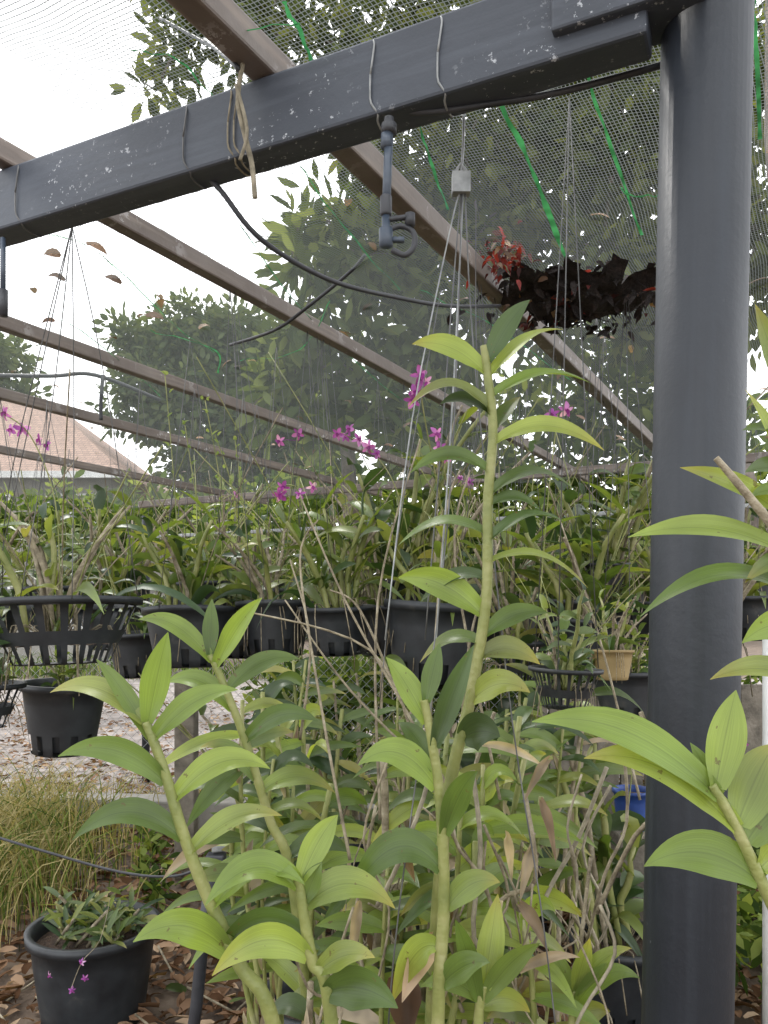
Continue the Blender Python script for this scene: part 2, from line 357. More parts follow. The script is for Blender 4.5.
def hook(cx_,d,mat='twine',r=.0016):
    k=(cx_-384)/F
    t=(O.x-k*O.y)/(k*B.y-B.x)
    c=O+B*t+Z*(zb+.058); pts=[]
    for a_ in range(0,361,15):
        an=math.radians(a_); x=math.cos(an);z=math.sin(an)
        x=math.copysign(abs(x)**.45,x); z=math.copysign(abs(z)**.45,z)
        pts.append(c+Bp*(.0335*x)+Z*(.062*z)+Bn*(.006*math.sin(an*1.5)+.003*math.sin(an*5)))
    line('tie_wire',pts,r,mat,2); return c
hook(196,1.3,'wire',.0016); hook(380,1.15,'galv',.0016); hook(240,1.25); hook(246,1.25); hook(446,1.1,'galv',.0016); hook(30,1.4,'wire')
line('twine',[P(243,62,1.21),P(238,100,1.2),P(246,140,1.2),P(252,165,1.2),P(255,198,1.2)],.0042,'twine')
line('twine',[P(236,85,1.2),P(247,130,1.19),P(240,160,1.19)],.003,'twine')
line('tie_wire',[P(205,40,1.4),P(232,62,1.22),P(240,72,1.21)],.004,'hose')
line('tie_wire',[P(160,18,1.5),P(200,40,1.4),P(215,48,1.35)],.003,'hose')
hw=empty('hanging_wire')
mb=MB()
def w(pts,r=.0011,mat='wire'): mb.tube(smoothpath([P(*p) for p in pts],4),r,mat,5)
w([(464,112,1.2),(463,150,1.2),(461,176,1.2)],.0022,'galv')
w([(461,192,1.2),(452,300,1.18),(443,420,1.15),(425,640,1.1)])
w([(463,192,1.2),(458,300,1.18),(449,460,1.15),(430,720,1.08)],.0014,'galv')
w([(465,192,1.2),(472,330,1.17),(490,520,1.12),(512,720,1.05),(540,900,1.02),(556,1030,1.0)])
w([(460,192,1.2),(450,230,1.2),(412,420,1.2),(385,640,1.15)],.0012,'galv')
w([(462,192,1.2),(448,520,1.1),(400,900,1.0),(388,1030,1.0)])
w([(441,290,1.3),(400,520,1.25),(380,700,1.2)],.0008)
w([(476,200,1.4),(476,330,1.4),(480,420,1.4)],.0008)
mb.obj('strands',hw)
mb=MB(); mb.box(P(461,184,1.2),V((.014,0,0)),V((0,.009,0)),V((0,0,.016)),'galv'); mb.tube([P(456,171,1.2),P(461,164,1.2),P(466,171,1.2)],.003,'galv'); o=mb.obj('clip',hw,False)
mb=MB(); random.seed(77)
for i in range(46):
    t=random.choice([.515,.04,-.607,-1.187]); u=R(.6,3.2); q=O+B*t+Rd*u+Z*(zb+.12)
    if q.y<1.9: continue
    for k in range(random.randint(1,3)): mb.tube([q,q+V((R(-.12,.12),R(-.08,.08),-R(.5,.85)))],.001,'wire',4)
mb.obj('hanging_wire')
# ------------------------------------------------------------ pots
def pot(mb,c,rt_,rb,h,mat='pot',slit='low',seg=60):
    mi=mb.mi(mat); b0=len(mb.v)
    prof=[(rb*.0,0),(rb*.92,0),(rb,.02*h),(rb+(rt_-rb)*.12,.14*h),(rb+(rt_-rb)*.28,.3*h),(rb+(rt_-rb)*.5,.5*h),(rb+(rt_-rb)*.7,.7*h),(rt_*.97,.9*h),(rt_*1.05,.905*h),(rt_*1.06,h),(rt_*.96,h),(rt_*.93,.88*h),(rt_*.85,.5*h),(rb*.8,.06*h)]
    for r,z in prof:
        for k in range(seg):
            a_=2*math.pi*k/seg; mb.v.append(V(c)+V((r*math.cos(a_),r*math.sin(a_),z)))
    for i in range(len(prof)-1):
        for k in range(seg):
            cut=False
            if slit=='low' and i in(2,3) and k%5 in(0,1): cut=True
            if slit=='basket' and i in(2,3,5,6) and k%3 in(0,1): cut=True
            if slit=='basket' and i in (11,12) : cut=True
            if cut: continue
            k2=(k+1)%seg
            mb.f.append((b0+i*seg+k,b0+i*seg+k2,b0+(i+1)*seg+k2,b0+(i+1)*seg+k)); mb.m.append(mi)
    s=mb.mi('soil'); b1=len(mb.v); zz=.84*h if slit!='basket' else .3*h; rr=rt_*.93 if slit!='basket' else rb*1.0
    mb.v.append(V(c)+V((0,0,zz+.01)))
    for k in range(24):
        a_=2*math.pi*k/24; mb.v.append(V(c)+V((rr*math.cos(a_),rr*math.sin(a_),zz+R(-.004,.006))))
    for k in range(24): mb.f.append((b1,b1+1+k,b1+1+(k+1)%24)); mb.m.append(s)
def rcane(mb,base,h,lean,az,nl,ll,lw,mat='leafr',old=False,rad=.006,rows=6,t0=.3):
    pts=[];n=8
    for i in range(n+1):
        t=i/n; pts.append(base+V((math.cos(az)*lean*t*t*h,math.sin(az)*lean*t*t*h,h*t))+V((mn.noise(V((t*3,az,h))),mn.noise(V((t*3,az+5,h))),0))*.02)
    mb.tube(pts,[rad*(.7+.6*math.sin(math.pi*min(1,i/n*.9+.1))) for i in range(n+1)],'oldcane' if old else 'cane',6)
    la=R(0,math.pi)
    for k in range(nl):
        t=t0+(1-t0)*k/max(1,nl-1); idx=t*n; i=min(int(idx),n-1); q=pts[i].lerp(pts[i+1],idx-i)
        a_=la+(k%2)*math.pi+R(-.4,.4); L=ll*R(.75,1.15)*(1-.25*(t>.9)); el=R(.3,1.1)+(t>.93)*.5
        d=V((math.cos(a_)*math.cos(el),math.sin(a_)*math.cos(el),math.sin(el)))
        dr=R(.1,.5)
        mb.leaf(q,q+d*L*.55,q+d*L*.85+V((math.cos(a_)*.2*L,math.sin(a_)*.2*L,-L*dr)),lw*R(.8,1.15),mat,R(10,60),rows,.3,3)
    return pts
def flower(mb,c,s,face=None):
    face=face or V((R(-.8,.8),-1,R(-.5,.4))); face.normalize(); a=face.orthogonal().normalized(); b=face.cross(a); ph=R(0,6)
    for k in range(5):
        an=ph+k*2*math.pi/5; d=(a*math.cos(an)+b*math.sin(an))
        mi=mb.mi('petal'); b0=len(mb.v); S=face.cross(d)
        wd=s*(.36 if k%2 else .24)
        prof=[(0,.15),(.25,.8),(.55,1),(.85,.6),(1,.08)]; bend=R(-.25,.1)
        for t,ww in prof:
            for x in(-1,0,1): mb.v.append(c+d*(s*.55*t)+S*(x*wd*.5*ww)+face*(s*(.12*t*(1-t)*2+.05*abs(x)+bend*t*t)))
        for i in range(4):
            for x in range(2): q=b0+i*3+x; mb.f.append((q,q+1,q+4,q+3)); mb.m.append(mi)
    mb.leaf(c+face*s*.05,c+face*s*.3,c+face*s*.28+V((0,0,-s*.28)),s*.3,'lip',80,5,.5,3)
def spray(mb,pts,fl,s=.05):
    pp=smoothpath([P(*p) for p in pts],5); mb.tube(pp,.0018,'cane',5)
    for f in fl:
        c=P(*f[:3]); q=min(pp,key=lambda x:(x-c).length); mb.tube([q,q.lerp(c,.6)+V((0,0,.004)),c],.001,'petal',4); flower(mb,c,s*R(.7,1.05))
clumps=[]
for s in range(12):
    mb=MB(); random.seed(300+s)
    H=R(.28,.46); broad=s%3!=0
    for i in range(random.randint(6,9)):
        az=R(0,6.28); r=R(0,.08); base=V((math.cos(az)*r,math.sin(az)*r,0))
        u=random.random()
        if u<.3: rcane(mb,base,H*R(.6,1.35),R(.2,.7),az,random.randint(0,3),.1,.025,old=True,rad=.0055,t0=.8)
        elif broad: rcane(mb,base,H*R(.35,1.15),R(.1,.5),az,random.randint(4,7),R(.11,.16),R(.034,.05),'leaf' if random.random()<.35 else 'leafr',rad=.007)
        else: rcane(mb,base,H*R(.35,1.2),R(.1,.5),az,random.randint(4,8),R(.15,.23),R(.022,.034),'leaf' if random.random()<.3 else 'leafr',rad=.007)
    for i in range(4):
        az=R(0,6.28); q=V((R(-.06,.06),R(-.06,.06),0)); L=R(.14,.34); d=V((math.cos(az),math.sin(az),0))
        mb.leaf(q,q+d*L*.4+V((0,0,L*.7)),q+d*L+V((0,0,R(-.02,.1))),R(.028,.042),'leafr',R(10,60),8,.35,3)
    for i in range(6):
        az=R(0,6.28); L=R(.3,.7); d=V((math.cos(az)*.6,math.sin(az)*.6,1))
        mb.tube(smoothpath([V((0,0,0)),d*L*.5,d*L+V((d.x*.1,0,-.05))],3),.0018,random.choice(['cane','oldcane']),4)
    for i in range(12):
        az=R(0,6.28); d=V((math.cos(az),math.sin(az),0)); mb.tube(smoothpath([d*.04,d*.11+V((0,0,.03)),d*.135+V((0,0,-R(.04,.14)))],3),.0016,'oldcane',4)
    clumps.append(mb.mesh('orchid_clump_%d'%s))
random.seed(11)
def potted(px,py,d,wpx,hpx,slit='low',mat='pot',sc=1.0,wires=True,clump=None,nm='potted_orchid'):
    c=P(px,py,d); r=wpx/2/F*d; h=hpx/F*d
    e=empty(nm,(c.x,c.y,c.z-h))
    mb=MB(); pot(mb,(0,0,0),r,r*.74 if slit!='basket' else r*.62,h,mat,slit); o=mb.obj('pot',e); o.rotation_euler=(R(-.06,.06),R(-.06,.06),R(0,6))
    k=random.randrange(len(clumps)) if clump is None else clump
    o=link('orchid_plant',clumps[k],e); o.location=(0,0,h*(.8 if slit!='basket' else .4)); o.rotation_euler=(R(-.15,.15),R(-.15,.15),R(0,6.28)); o.scale=(sc,sc,sc*R(.85,1.15))
    if wires:
        mb=MB(); top=V((R(-.03,.03),R(-.03,.03),zb+.12-(c.z-h)))
        for k in range(3):
            a_=k*2.09+R(0,.5); mb.tube([V((r*math.cos(a_),r*math.sin(a_),h)),top],.0011,'wire',4)
        mb.obj('hanging_wires',e)
    return e
potted(62,600,1.95,150,64,'basket',sc=1.05,wires=False,clump=1)
potted(-22,682,1.9,80,45,'basket',sc=.8,wires=False,clump=2)
potted(63,682,2.2,80,70,'low',sc=.4,wires=False,clump=3)
mb=MB()
for pts in ([(72,226,1.66),(30,420,1.8),(-8,600,1.9)],[(72,226,1.66),(50,420,1.8),(20,600,1.85)],[(72,226,1.66),(74,420,1.8),(72,600,1.78)],[(72,226,1.66),(105,380,1.8),(138,600,1.95)],[(72,226,1.66),(10,480,1.8),(2,600,2.1)]):
    w(pts,.0012)
mb.obj('hanging_wire')
row=[(190,608,2.45,88,60,'low','pot'),(275,602,2.5,74,54,'low','pot'),(338,606,2.4,72,48,'low','pot'),(430,602,2.3,98,84,'low','pot'),(385,606,2.9,66,50,'low','pot'),(500,605,2.6,75,50,'low','pot'),(564,668,1.3,70,40,'basket','pot'),(600,563,2.4,58,30,'basket','pot'),(588,620,2.2,56,46,'low','pot'),(612,650,1.75,42,30,'','clay'),(630,672,2.0,72,48,'low','pot'),(140,632,2.9,60,44,'low','pot'),(520,640,2.3,60,45,'basket','pot'),(700,640,2.6,70,50,'low','pot'),(238,614,3.0,56,44,'low','pot'),(455,618,2.9,60,44,'basket','pot'),(555,600,3.0,60,44,'low','pot')]
for r_ in row: potted(*r_,sc=(.35 if r_[6]=='clay' else R(.75,1.2)) if r_[1]<645 else .42,wires=random.random()<.7)
for i,px in enumerate(range(-10,760,68)):
    potted(px+R(-18,18),594+R(-14,14),3.2+R(-.25,.3),62,44,random.choice(['low','low','basket']),sc=R(.8,1.4),wires=random.random()<.8)
for i,px in enumerate(range(-40,800,62)):
    potted(px+R(-20,20),584+R(-14,14),4.3+R(-.3,.4),46,34,'low',sc=R(.9,1.6),wires=random.random()<.6)
for (x,y) in [(-.35,2.9),(.05,3.1),(.4,2.8),(.6,3.3),(-.1,3.6),(.25,3.9),(-.5,3.5),(.75,2.5)]:
    c_=V((x,y,0)); px=384+x/y*F; h_=.3; py=HY+(CZ-h_)/y*F
    potted(px,py,y,.3/y*F,h_/y*F,'low',sc=R(1.3,1.8),wires=False)
mb=MB(); random.seed(19)
spray(mb,[(455,600,2.1),(440,500,2.0),(425,420,1.9),(418,372,1.85)],[(420,376,1.85),(416,392,1.86),(425,383,1.85),(412,400,1.87)],.05)
spray(mb,[(470,600,2.1),(450,500,2.1),(437,430,2.0)],[(436,434,2.0),(440,448,2.0),(446,458,2.0)],.04)
spray(mb,[(540,600,2.1),(548,500,2.1),(558,412,2.1)],[(552,415,2.1),(566,410,2.1)],.048)
spray(mb,[(420,600,2.4),(400,500,2.4),(375,455,2.4),(340,432,2.4)],[(345,437,2.4),(358,440,2.4),(368,447,2.4),(376,454,2.4),(350,430,2.4),(338,434,2.4)],.045)
spray(mb,[(300,600,2.4),(305,540,2.4),(298,490,2.4),(280,486,2.4)],[(283,487,2.4),(312,487,2.4),(280,495,2.4),(300,494,2.4)],.046)
spray(mb,[(285,600,2.6),(290,500,2.6),(298,432,2.6)],[(298,434,2.6),(280,441,2.6)],.042)
spray(mb,[(60,590,2.0),(55,500,2.0),(30,435,2.0),(0,412,2.0)],[(6,413,2.0),(12,430,2.0),(22,430,2.0),(40,440,2.0),(48,446,2.0)],.043)
spray(mb,[(470,540,2.3),(462,490,2.3),(458,475,2.3)],[(460,478,2.3),(470,482,2.3)],.034)
spray(mb,[(180,590,3.2),(200,520,3.2),(236,492,3.2)],[(236,494,3.2)],.04)
spray(mb,[(740,700,2.3),(735,720,2.3),(742,742,2.3)],[(742,744,2.3),(736,730,2.3)],.035)
for (x,y) in [(165,375),(205,400),(215,435),(235,440),(610,540),(690,500),(545,470),(185,425),(330,470),(90,500)]:
    pp=smoothpath([P(x+R(10,40),600,2.5),P(x+R(0,20),500,2.5),P(x,y,2.5)],5); mb.tube(pp,.0018,'cane',5)
    for k in range(7): q=pp[-1-k%6]+V((R(-.01,.01),R(-.01,.01),0)); mb.leaf(q,q+V((R(-.01,.01),0,.008)),q+V((R(-.02,.02),0,.014)),.011,'leafb',40,4,.4,3)
mb.obj('orchid_flowers')
# ------------------------------------------------------------ foreground orchids
PATH=[]
def cane(mb,pts,rad,mat='cane'):
    global PATH
    pp=smoothpath([P(*p) for p in pts],14); n=len(pp)
    rr=[]; s=0; last=pp[0]
    for i,p in enumerate(pp):
        s+=(p-last).length; last=p; t=i/(n-1)
        ph=(s/.03)%1.0
        rr.append(rad*(1-.45*t)*(.98+.04*math.exp(-((min(ph,1-ph))/.12)**2)))
    mb.tube(pp,rr,mat,12); PATH=list(zip(pp,rr)); return pp
def L(mb,bx,by,tx,ty,d,w,arch=.3,roll=45,mat='leaf',dd=None,fold=.32,wave=.04,snap=True):
    dd=R(-.05,.05) if dd is None else dd
    p0=P(bx,by,d); p2=P(tx,ty,d+dd); r0=.006
    if snap and PATH:
        q,r0=min(PATH,key=lambda a:(a[0]-p0).length)
        if (q-p0).length<.04:
            o_=(p2-q); o_.z=0
            p0=q+o_.normalized()*r0*.55
    l=(p2-p0).length
    p1=p0.lerp(p2,.48)+V((0,0,arch*l*1.25)); p2=p2+V((0,0,-.04*l))
    mb.leaf(p0,p1,p2,w*.92/F*d,mat,roll+R(-10,10),16,fold+R(-.1,.1),5,R(-.5,.5),wave)
def leaves(mb,d,lst,dd=None):
    for bx,by,tx,ty,w_,ar,ro,mt in lst:
        if mt=='leafb' and random.random()<.1: mt='leaf'
        L(mb,bx,by,tx,ty,d,w_,ar,ro,mt,dd)
random.seed(51)
mb=MB()
cane(mb,[(420,1400,1.15),(432,1000,1.1),(448,800,1.07),(470,700,1.06),(486,600,1.05),(488,500,1.05),(493,430,1.05),(487,370,1.05),(484,346,1.05)],.0098)
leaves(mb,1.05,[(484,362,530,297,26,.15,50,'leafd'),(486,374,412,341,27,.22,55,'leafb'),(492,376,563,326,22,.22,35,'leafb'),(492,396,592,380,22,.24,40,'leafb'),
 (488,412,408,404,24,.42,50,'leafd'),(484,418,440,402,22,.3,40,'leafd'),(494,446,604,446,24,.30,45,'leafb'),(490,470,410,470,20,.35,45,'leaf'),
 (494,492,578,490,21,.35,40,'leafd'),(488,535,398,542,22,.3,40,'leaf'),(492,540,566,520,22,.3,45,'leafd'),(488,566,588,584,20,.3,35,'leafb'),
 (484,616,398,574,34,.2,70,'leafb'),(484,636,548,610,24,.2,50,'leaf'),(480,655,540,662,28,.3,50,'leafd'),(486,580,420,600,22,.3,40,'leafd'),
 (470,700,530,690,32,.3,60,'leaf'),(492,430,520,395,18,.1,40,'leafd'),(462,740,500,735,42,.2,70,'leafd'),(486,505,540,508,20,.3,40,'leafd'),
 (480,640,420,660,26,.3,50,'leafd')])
mb.obj('tall_orchid_plant')
mb=MB()
cane(mb,[(330,1300,1.0),(275,1030,.95),(240,965,.95),(205,890,.95),(182,830,.95),(164,770,.95),(146,722,.95)],.0102)
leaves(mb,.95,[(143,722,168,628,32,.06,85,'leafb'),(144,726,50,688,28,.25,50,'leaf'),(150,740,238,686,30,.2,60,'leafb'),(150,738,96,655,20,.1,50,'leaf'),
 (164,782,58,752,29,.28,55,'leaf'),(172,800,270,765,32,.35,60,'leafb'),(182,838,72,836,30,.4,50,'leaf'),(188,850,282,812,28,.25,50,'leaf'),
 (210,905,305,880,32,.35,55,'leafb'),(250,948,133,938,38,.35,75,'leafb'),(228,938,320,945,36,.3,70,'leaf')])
mb.obj('orchid_plant')
mb=MB()
cane(mb,[(330,1250,1.25),(295,900,1.2),(270,820,1.2),(245,740,1.2),(222,680,1.2),(210,655,1.2)],.009)
leaves(mb,1.2,[(212,668,262,594,24,.1,60,'leafb'),(210,664,138,616,22,.25,50,'leafb'),(206,652,212,596,18,.05,60,'leaf'),(226,692,300,656,24,.25,50,'leaf'),
 (234,712,165,680,24,.3,45,'leafb'),(244,742,318,718,24,.3,50,'leaf'),(258,780,200,745,24,.3,45,'leafd'),(262,790,335,790,26,.3,50,'leaf'),(275,830,215,822,24,.3,50,'leafd'),(285,860,350,850,26,.3,50,'leafd')])
mb.obj('orchid_plant')
mb=MB()
cane(mb,[(350,1300,.95),(330,1010,.92),(312,960,.92),(300,890,.92),(296,875,.92)],.0094)
leaves(mb,.92,[(297,882,338,812,30,.15,65,'leafb'),(296,886,205,902,36,.45,60,'leafb'),(302,905,395,905,38,.4,65,'leaf'),(310,955,212,972,36,.4,70,'leafb'),
 (322,992,398,1005,44,.2,85,'leaf'),(300,900,322,860,22,.1,60,'leafb'),(316,975,375,955,30,.2,60,'leaf')])
mb.obj('orchid_plant')
mb=MB()
cane(mb,[(435,1300,1.0),(438,1020,.98),(444,900,.98),(440,800,.98),(430,730,.98),(424,700,.98)],.0095)
leaves(mb,.98,[(430,722,386,654,28,.1,65,'leafb'),(440,790,358,762,34,.45,70,'leafb'),(444,866,346,900,38,.6,70,'leafb'),(434,745,474,640,26,.05,60,'leafd'),
 (444,830,478,768,28,.2,60,'leaf'),(440,770,398,720,24,.2,60,'leaf'),(446,905,500,880,30,.3,60,'leaf'),(446,950,392,1000,32,.4,60,'leafb'),(424,702,440,640,22,.05,60,'leaf'),(442,980,490,960,30,.2,60,'leaf')])
mb.obj('orchid_plant')
mb=MB()
cane(mb,[(480,1300,1.0),(478,1040,1.0),(484,985,1.0)],.009)
leaves(mb,1.0,[(484,990,498,890,30,.02,85,'leafb'),(482,1000,420,985,24,.3,50,'leafb'),(488,1000,540,940,26,.15,60,'leaf'),(484,1010,530,1010,26,.3,60,'leaf'),(480,1000,455,915,22,.1,70,'leaf')])
cane(mb,[(560,1300,1.1),(570,1060,1.1),(574,990,1.1)],.008)
leaves(mb,1.1,[(574,992,548,945,18,.1,60,'leafb'),(575,992,632,945,20,.2,50,'leaf'),(576,1005,640,975,22,.35,55,'leafb'),(573,1005,520,995,22,.3,55,'leaf'),(574,990,590,935,20,.05,70,'leaf'),(574,1020,610,1010,24,.2,60,'leaf')])
mb.obj('orchid_plant')
mb=MB()
cane(mb,[(900,1350,.72),(815,1000,.72),(770,900,.72),(735,825,.72),(712,785,.72)],.0075)
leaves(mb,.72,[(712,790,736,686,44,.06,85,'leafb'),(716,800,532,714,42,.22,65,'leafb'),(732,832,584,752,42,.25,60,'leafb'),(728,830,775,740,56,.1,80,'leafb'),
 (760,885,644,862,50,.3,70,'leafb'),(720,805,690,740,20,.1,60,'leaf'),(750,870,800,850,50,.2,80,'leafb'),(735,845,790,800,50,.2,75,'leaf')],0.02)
mb.obj('orchid_plant')
mb=MB()
cane(mb,[(860,1350,.85),(830,900,.8),(815,700,.8),(800,560,.8),(790,400,.8)],.009)
leaves(mb,.8,[(800,560,628,530,32,.16,45,'leafb'),(805,600,640,610,32,.30,45,'leaf'),(800,520,680,462,26,.1,50,'leafb'),(795,480,745,385,20,.1,60,'leafb'),(790,440,742,428,18,.1,40,'leaf'),
 (808,640,742,640,36,.3,80,'leafb'),(812,690,710,675,30,.2,50,'leaf'),(800,470,745,470,26,.1,60,'leafd'),(790,400,755,300,30,.0,70,'leaf'),(800,500,750,495,20,.2,60,'leaf'),(810,760,752,800,36,.3,70,'leafd'),(800,560,745,580,22,.2,50,'leafd')],-.02)
cane(mb,[(800,560,.7),(768,520,.7),(735,480,.7),(716,458,.7)],.005,'oldcane')
mb.obj('orchid_plant')
random.seed(21)
def filler(px0,px1,top0,top1,d0,d1,n,ll,lw,mats,name='orchid_plant',base=.35,old_p=.3):
    mb=MB()
    for i in range(n):
        d=R(d0,d1); px=R(px0,px1); top=P(px,R(top0,top1),d); bpt=V((top.x*.85+R(-.06,.06),d+R(-.05,.05),base))
        n_=12; ph=R(0,6); am=R(.01,.05); pts=[bpt.lerp(top,k/n_)+V((am*math.sin(k/n_*3+ph),R(-.003,.003),0)) for k in range(n_+1)]
        old=random.random()<old_p; r0=R(.004,.008)
        mb.tube(pts,[r0*(1-.3*k/n_)*(1+.1*(k%2)) for k in range(n_+1)],'oldcane' if old else 'cane',8)
        nl=random.randint(0,3) if old else random.randint(7,12); la=R(-.6,.6)
        H=top.z-base; z=top.z
        for k in range(nl):
            z-=R(.02,.04); t=max(0,(z-base)/H); idx=int(max(0,min(.999,t))*n_); q=pts[idx].lerp(pts[idx+1],min(.999,t)*n_-idx)
            a_=la+(k%2)*math.pi+R(-.7,.7); l=ll*R(.65,1.25); el=R(-.1,.9)+(k==0)*.5
            dv=V((math.cos(a_)*math.cos(el),math.sin(a_)*math.cos(el),math.sin(el)))
            mt=random.choice(mats)
            if random.random()<.04: mt='paper'
            mb.leaf(q,q+dv*l*.55,q+dv*l*.85+V((math.cos(a_)*.2*l,math.sin(a_)*.2*l,-l*R(.2,.7))),lw*R(.7,1.3),mt,R(20,75),9,.32,5,R(-.6,.6),.05)
        for k in range(5):
            j=random.randrange(1,n_-1); q=pts[j]; a_=R(0,6.28); o_=V((math.cos(a_),math.sin(a_),0))
            mb.leaf(q+o_*r0*.8,q+o_*r0*1.6+V((0,0,.02)),q+o_*R(.008,.02)+V((0,0,R(.03,.05))),R(.008,.014),'paper',R(30,90),5,.8,3,0,.3)
    return mb.obj(name)
filler(330,500,740,900,1.1,1.35,10,.125,.03,['leaf','leafd','leafb','leafb'])
filler(240,420,690,860,1.3,1.6,13,.125,.028,['leaf','leafd','leafb'])
filler(430,545,690,820,1.25,1.6,10,.13,.028,['leaf','leafd','leaf'])
filler(320,500,870,1000,1.0,1.3,9,.115,.03,['leaf','leafb','leafd'])
filler(400,600,660,760,1.6,2.0,12,.12,.028,['leafd','leaf'])
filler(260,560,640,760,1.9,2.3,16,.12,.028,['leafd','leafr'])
for x,y_ in [(.0,1.15),(.14,1.35),(-.25,1.05),(-.12,1.45),(.32,1.2),(-.1,.95),(.25,1.7),(-.15,2.0),(.2,2.1)]:
    mb=MB(); pot(mb,(0,0,0),.16,.12,.36,'pot','low'); o=mb.obj('plant_pot'); o.location=(x,y_,0)
mb=MB(); random.seed(61)
for a in [((455,800,1.1),(400,700,1.15),(345,600,1.2),(300,495,1.25)),((440,780,1.2),(350,690,1.25),(285,600,1.3)),((460,760,1.2),(470,640,1.2),(500,540,1.3)),((350,860,1.1),(320,700,1.2),(300,560,1.3),(318,520,1.3)),
          ((420,760,1.2),(370,650,1.25),(240,610,1.3)),((400,700,1.3),(360,610,1.3),(330,590,1.3)),((380,820,1.2),(378,600,1.3),(420,440,1.4)),((500,800,1.2),(455,560,1.3),(470,470,1.35)),((300,740,1.3),(310,640,1.3),(290,560,1.35)),((430,720,1.2),(445,520,1.3),(460,470,1.3)),((640,800,1.4),(600,640,1.5),(560,520,1.6))]:
    pp=smoothpath([P(*p) for p in a],6); mb.tube(pp,[.0026*(1-.5*i/len(pp)) for i in range(len(pp))],'oldcane',6)
for i in range(80):
    d=R(1.0,1.7); x=R(330,600); y=R(780,1000)
    p=[P(x,y+120,d)]; 
    for k in range(3): p.append(p[-1]+V((R(-.05,.05),R(-.04,.04),R(.04,.12))))
    mb.tube(smoothpath(p,4),R(.0012,.0035),random.choice(['oldcane','oldcane','twine']),6)
for (x,y,tx,ty,w_) in [(400,960,408,1040,36),(520,905,548,950,14),(480,745,545,765,10),(548,760,524,800,10),(430,940,402,1000,26),(395,840,415,880,12),(520,970,580,955,12),(540,800,556,860,10),(500,900,484,960,12),(360,900,352,960,12),(460,1000,520,960,12),(530,850,520,900,12),(440,1000,455,960,12),(505,830,512,880,10)]:
    dd=R(1.0,1.12); L(mb,x,y,tx,ty,dd,w_,.15,70,'paper' if w_<20 else 'dry',fold=1.1,wave=.5,snap=False)
mb.obj('dry_orchid_canes')
# ------------------------------------------------------------ ground-left pot & stake etc.
e=empty('potted_orchid',(-.96,2.55,0))
mb=MB(); pot(mb,(0,0,0),.2,.16,.31,'pot',''); mb.obj('pot',e)
mb=MB(); random.seed(5)
for i in range(34):
    az=R(0,6.28); q=V((R(-.13,.13),R(-.13,.13),.27)); nl=5
    dv=V((math.cos(az)*.6,math.sin(az)*.6,R(.3,.9))); H=R(.06,.18)
    mb.tube([q,q+dv*H*.6,q+dv*H],[.005,.007,.004],random.choice(['cane','oldcane']),6)
    for k in range(nl):
        a_=R(0,6.28); el=R(0,1.1); d=V((math.cos(a_)*math.cos(el),math.sin(a_)*math.cos(el),math.sin(el))); l=R(.06,.12)
        b_=q+dv*H*(.4+.6*k/nl); mb.leaf(b_,b_+d*l*.6,b_+d*l+V((0,0,-.02)),R(.014,.02),random.choice(['leafr','leafd']),R(20,70),6,.3,3)
mb.obj('orchid_plant',e)
mb=MB()
for (x,y) in [(82,962),(85,978),(72,990),(50,975)]: flower(mb,P(x,y,2.3),.022)
mb.tube(smoothpath([P(110,900,2.4),P(100,940,2.3),P(82,962,2.3),(P(70,992,2.3))],4),.0012,'oldcane',4)
mb.obj('orchid_flowers')
st=empty('irrigation_stake')
mb=MB()
bb=P(188,1010,2.05); bb.z=0; bb.x-=.02
mb.tube([bb,P(196,1010,2.02),P(204,930,2.0),P(212,872,2.0)],.016,'hose',12); mb.obj('stake',st)
mb=MB(); mb.box(P(216,862,2.0),V((.024,0,0)),V((0,.02,0)),V((0,0,.022)),'hose'); mb.box(P(221,846,2.0),V((.022,0,.003)),V((0,.014,0)),V((0,0,.012)),'galv'); o=mb.obj('valve_head',st,False); bevel(o)
# ------------------------------------------------------------ ground
def plane(name,x0,x1,y0,y1,z,mat):
    me=bpy.data.meshes.new(name); me.from_pydata([(x0,y0,z),(x1,y0,z),(x1,y1,z),(x0,y1,z)],[],[(0,1,2,3)]); me.materials.append(M[mat]); return link(name,me)
M['ground']=surf('soil_ground',[(.3,(.05,.035,.025)),(.55,(.12,.085,.06)),(.75,(.2,.155,.115))],5,8,.95,0,.8,20)
M['path']=surf('gravel_path',[(.3,(.12,.1,.088)),(.45,(.18,.155,.14)),(.58,(.25,.222,.208)),(.75,(.32,.29,.27))],3.5,10,.95,0,.6,40)
plane('ground',-150,150,-20,300,0,'ground')
plane('gravel_path',-40,40,5.6,15,.006,'path')
mb=MB(); mb.box((-1.6,4.75,.1),V((2.4,-.25,0)),V((.01,.09,0)),V((0,0,.1)),'concrete'); o=mb.obj('concrete_kerb',smooth=False); bevel(o,.015)
mb=MB(); random.seed(3)
for i in range(14000):
    y=R(1.3,5.0) if i<7200 else 5+6*random.random()**1.6; x=R(-.62,.62)*y+R(-.1,.1)
    q=V((x,y,R(.005,.05))); a_=R(0,6.28); l=R(.035,.095); dv=V((math.cos(a_),math.sin(a_),R(-.15,.3)))*l
    mb.leaf(q,q+dv*.5+V((0,0,R(0,.025))),q+dv,l*R(.25,.5),'litter' if random.random()<.985 else 'leafr',R(-60,60),3,.4,3,prof=1)
mb.obj('leaf_litter')
mb=MB()
for i in range(120):
    y=R(1.6,5); x=R(-.6,.6)*y; a_=R(0,3.14); l=R(.1,.4); q=V((x,y,.02)); mb.tube([q,q+V((math.cos(a_)*l,math.sin(a_)*l,R(0,.06)))],.004,'oldcane',5)
mb.obj('fallen_twigs')
mb=MB(); random.seed(4)
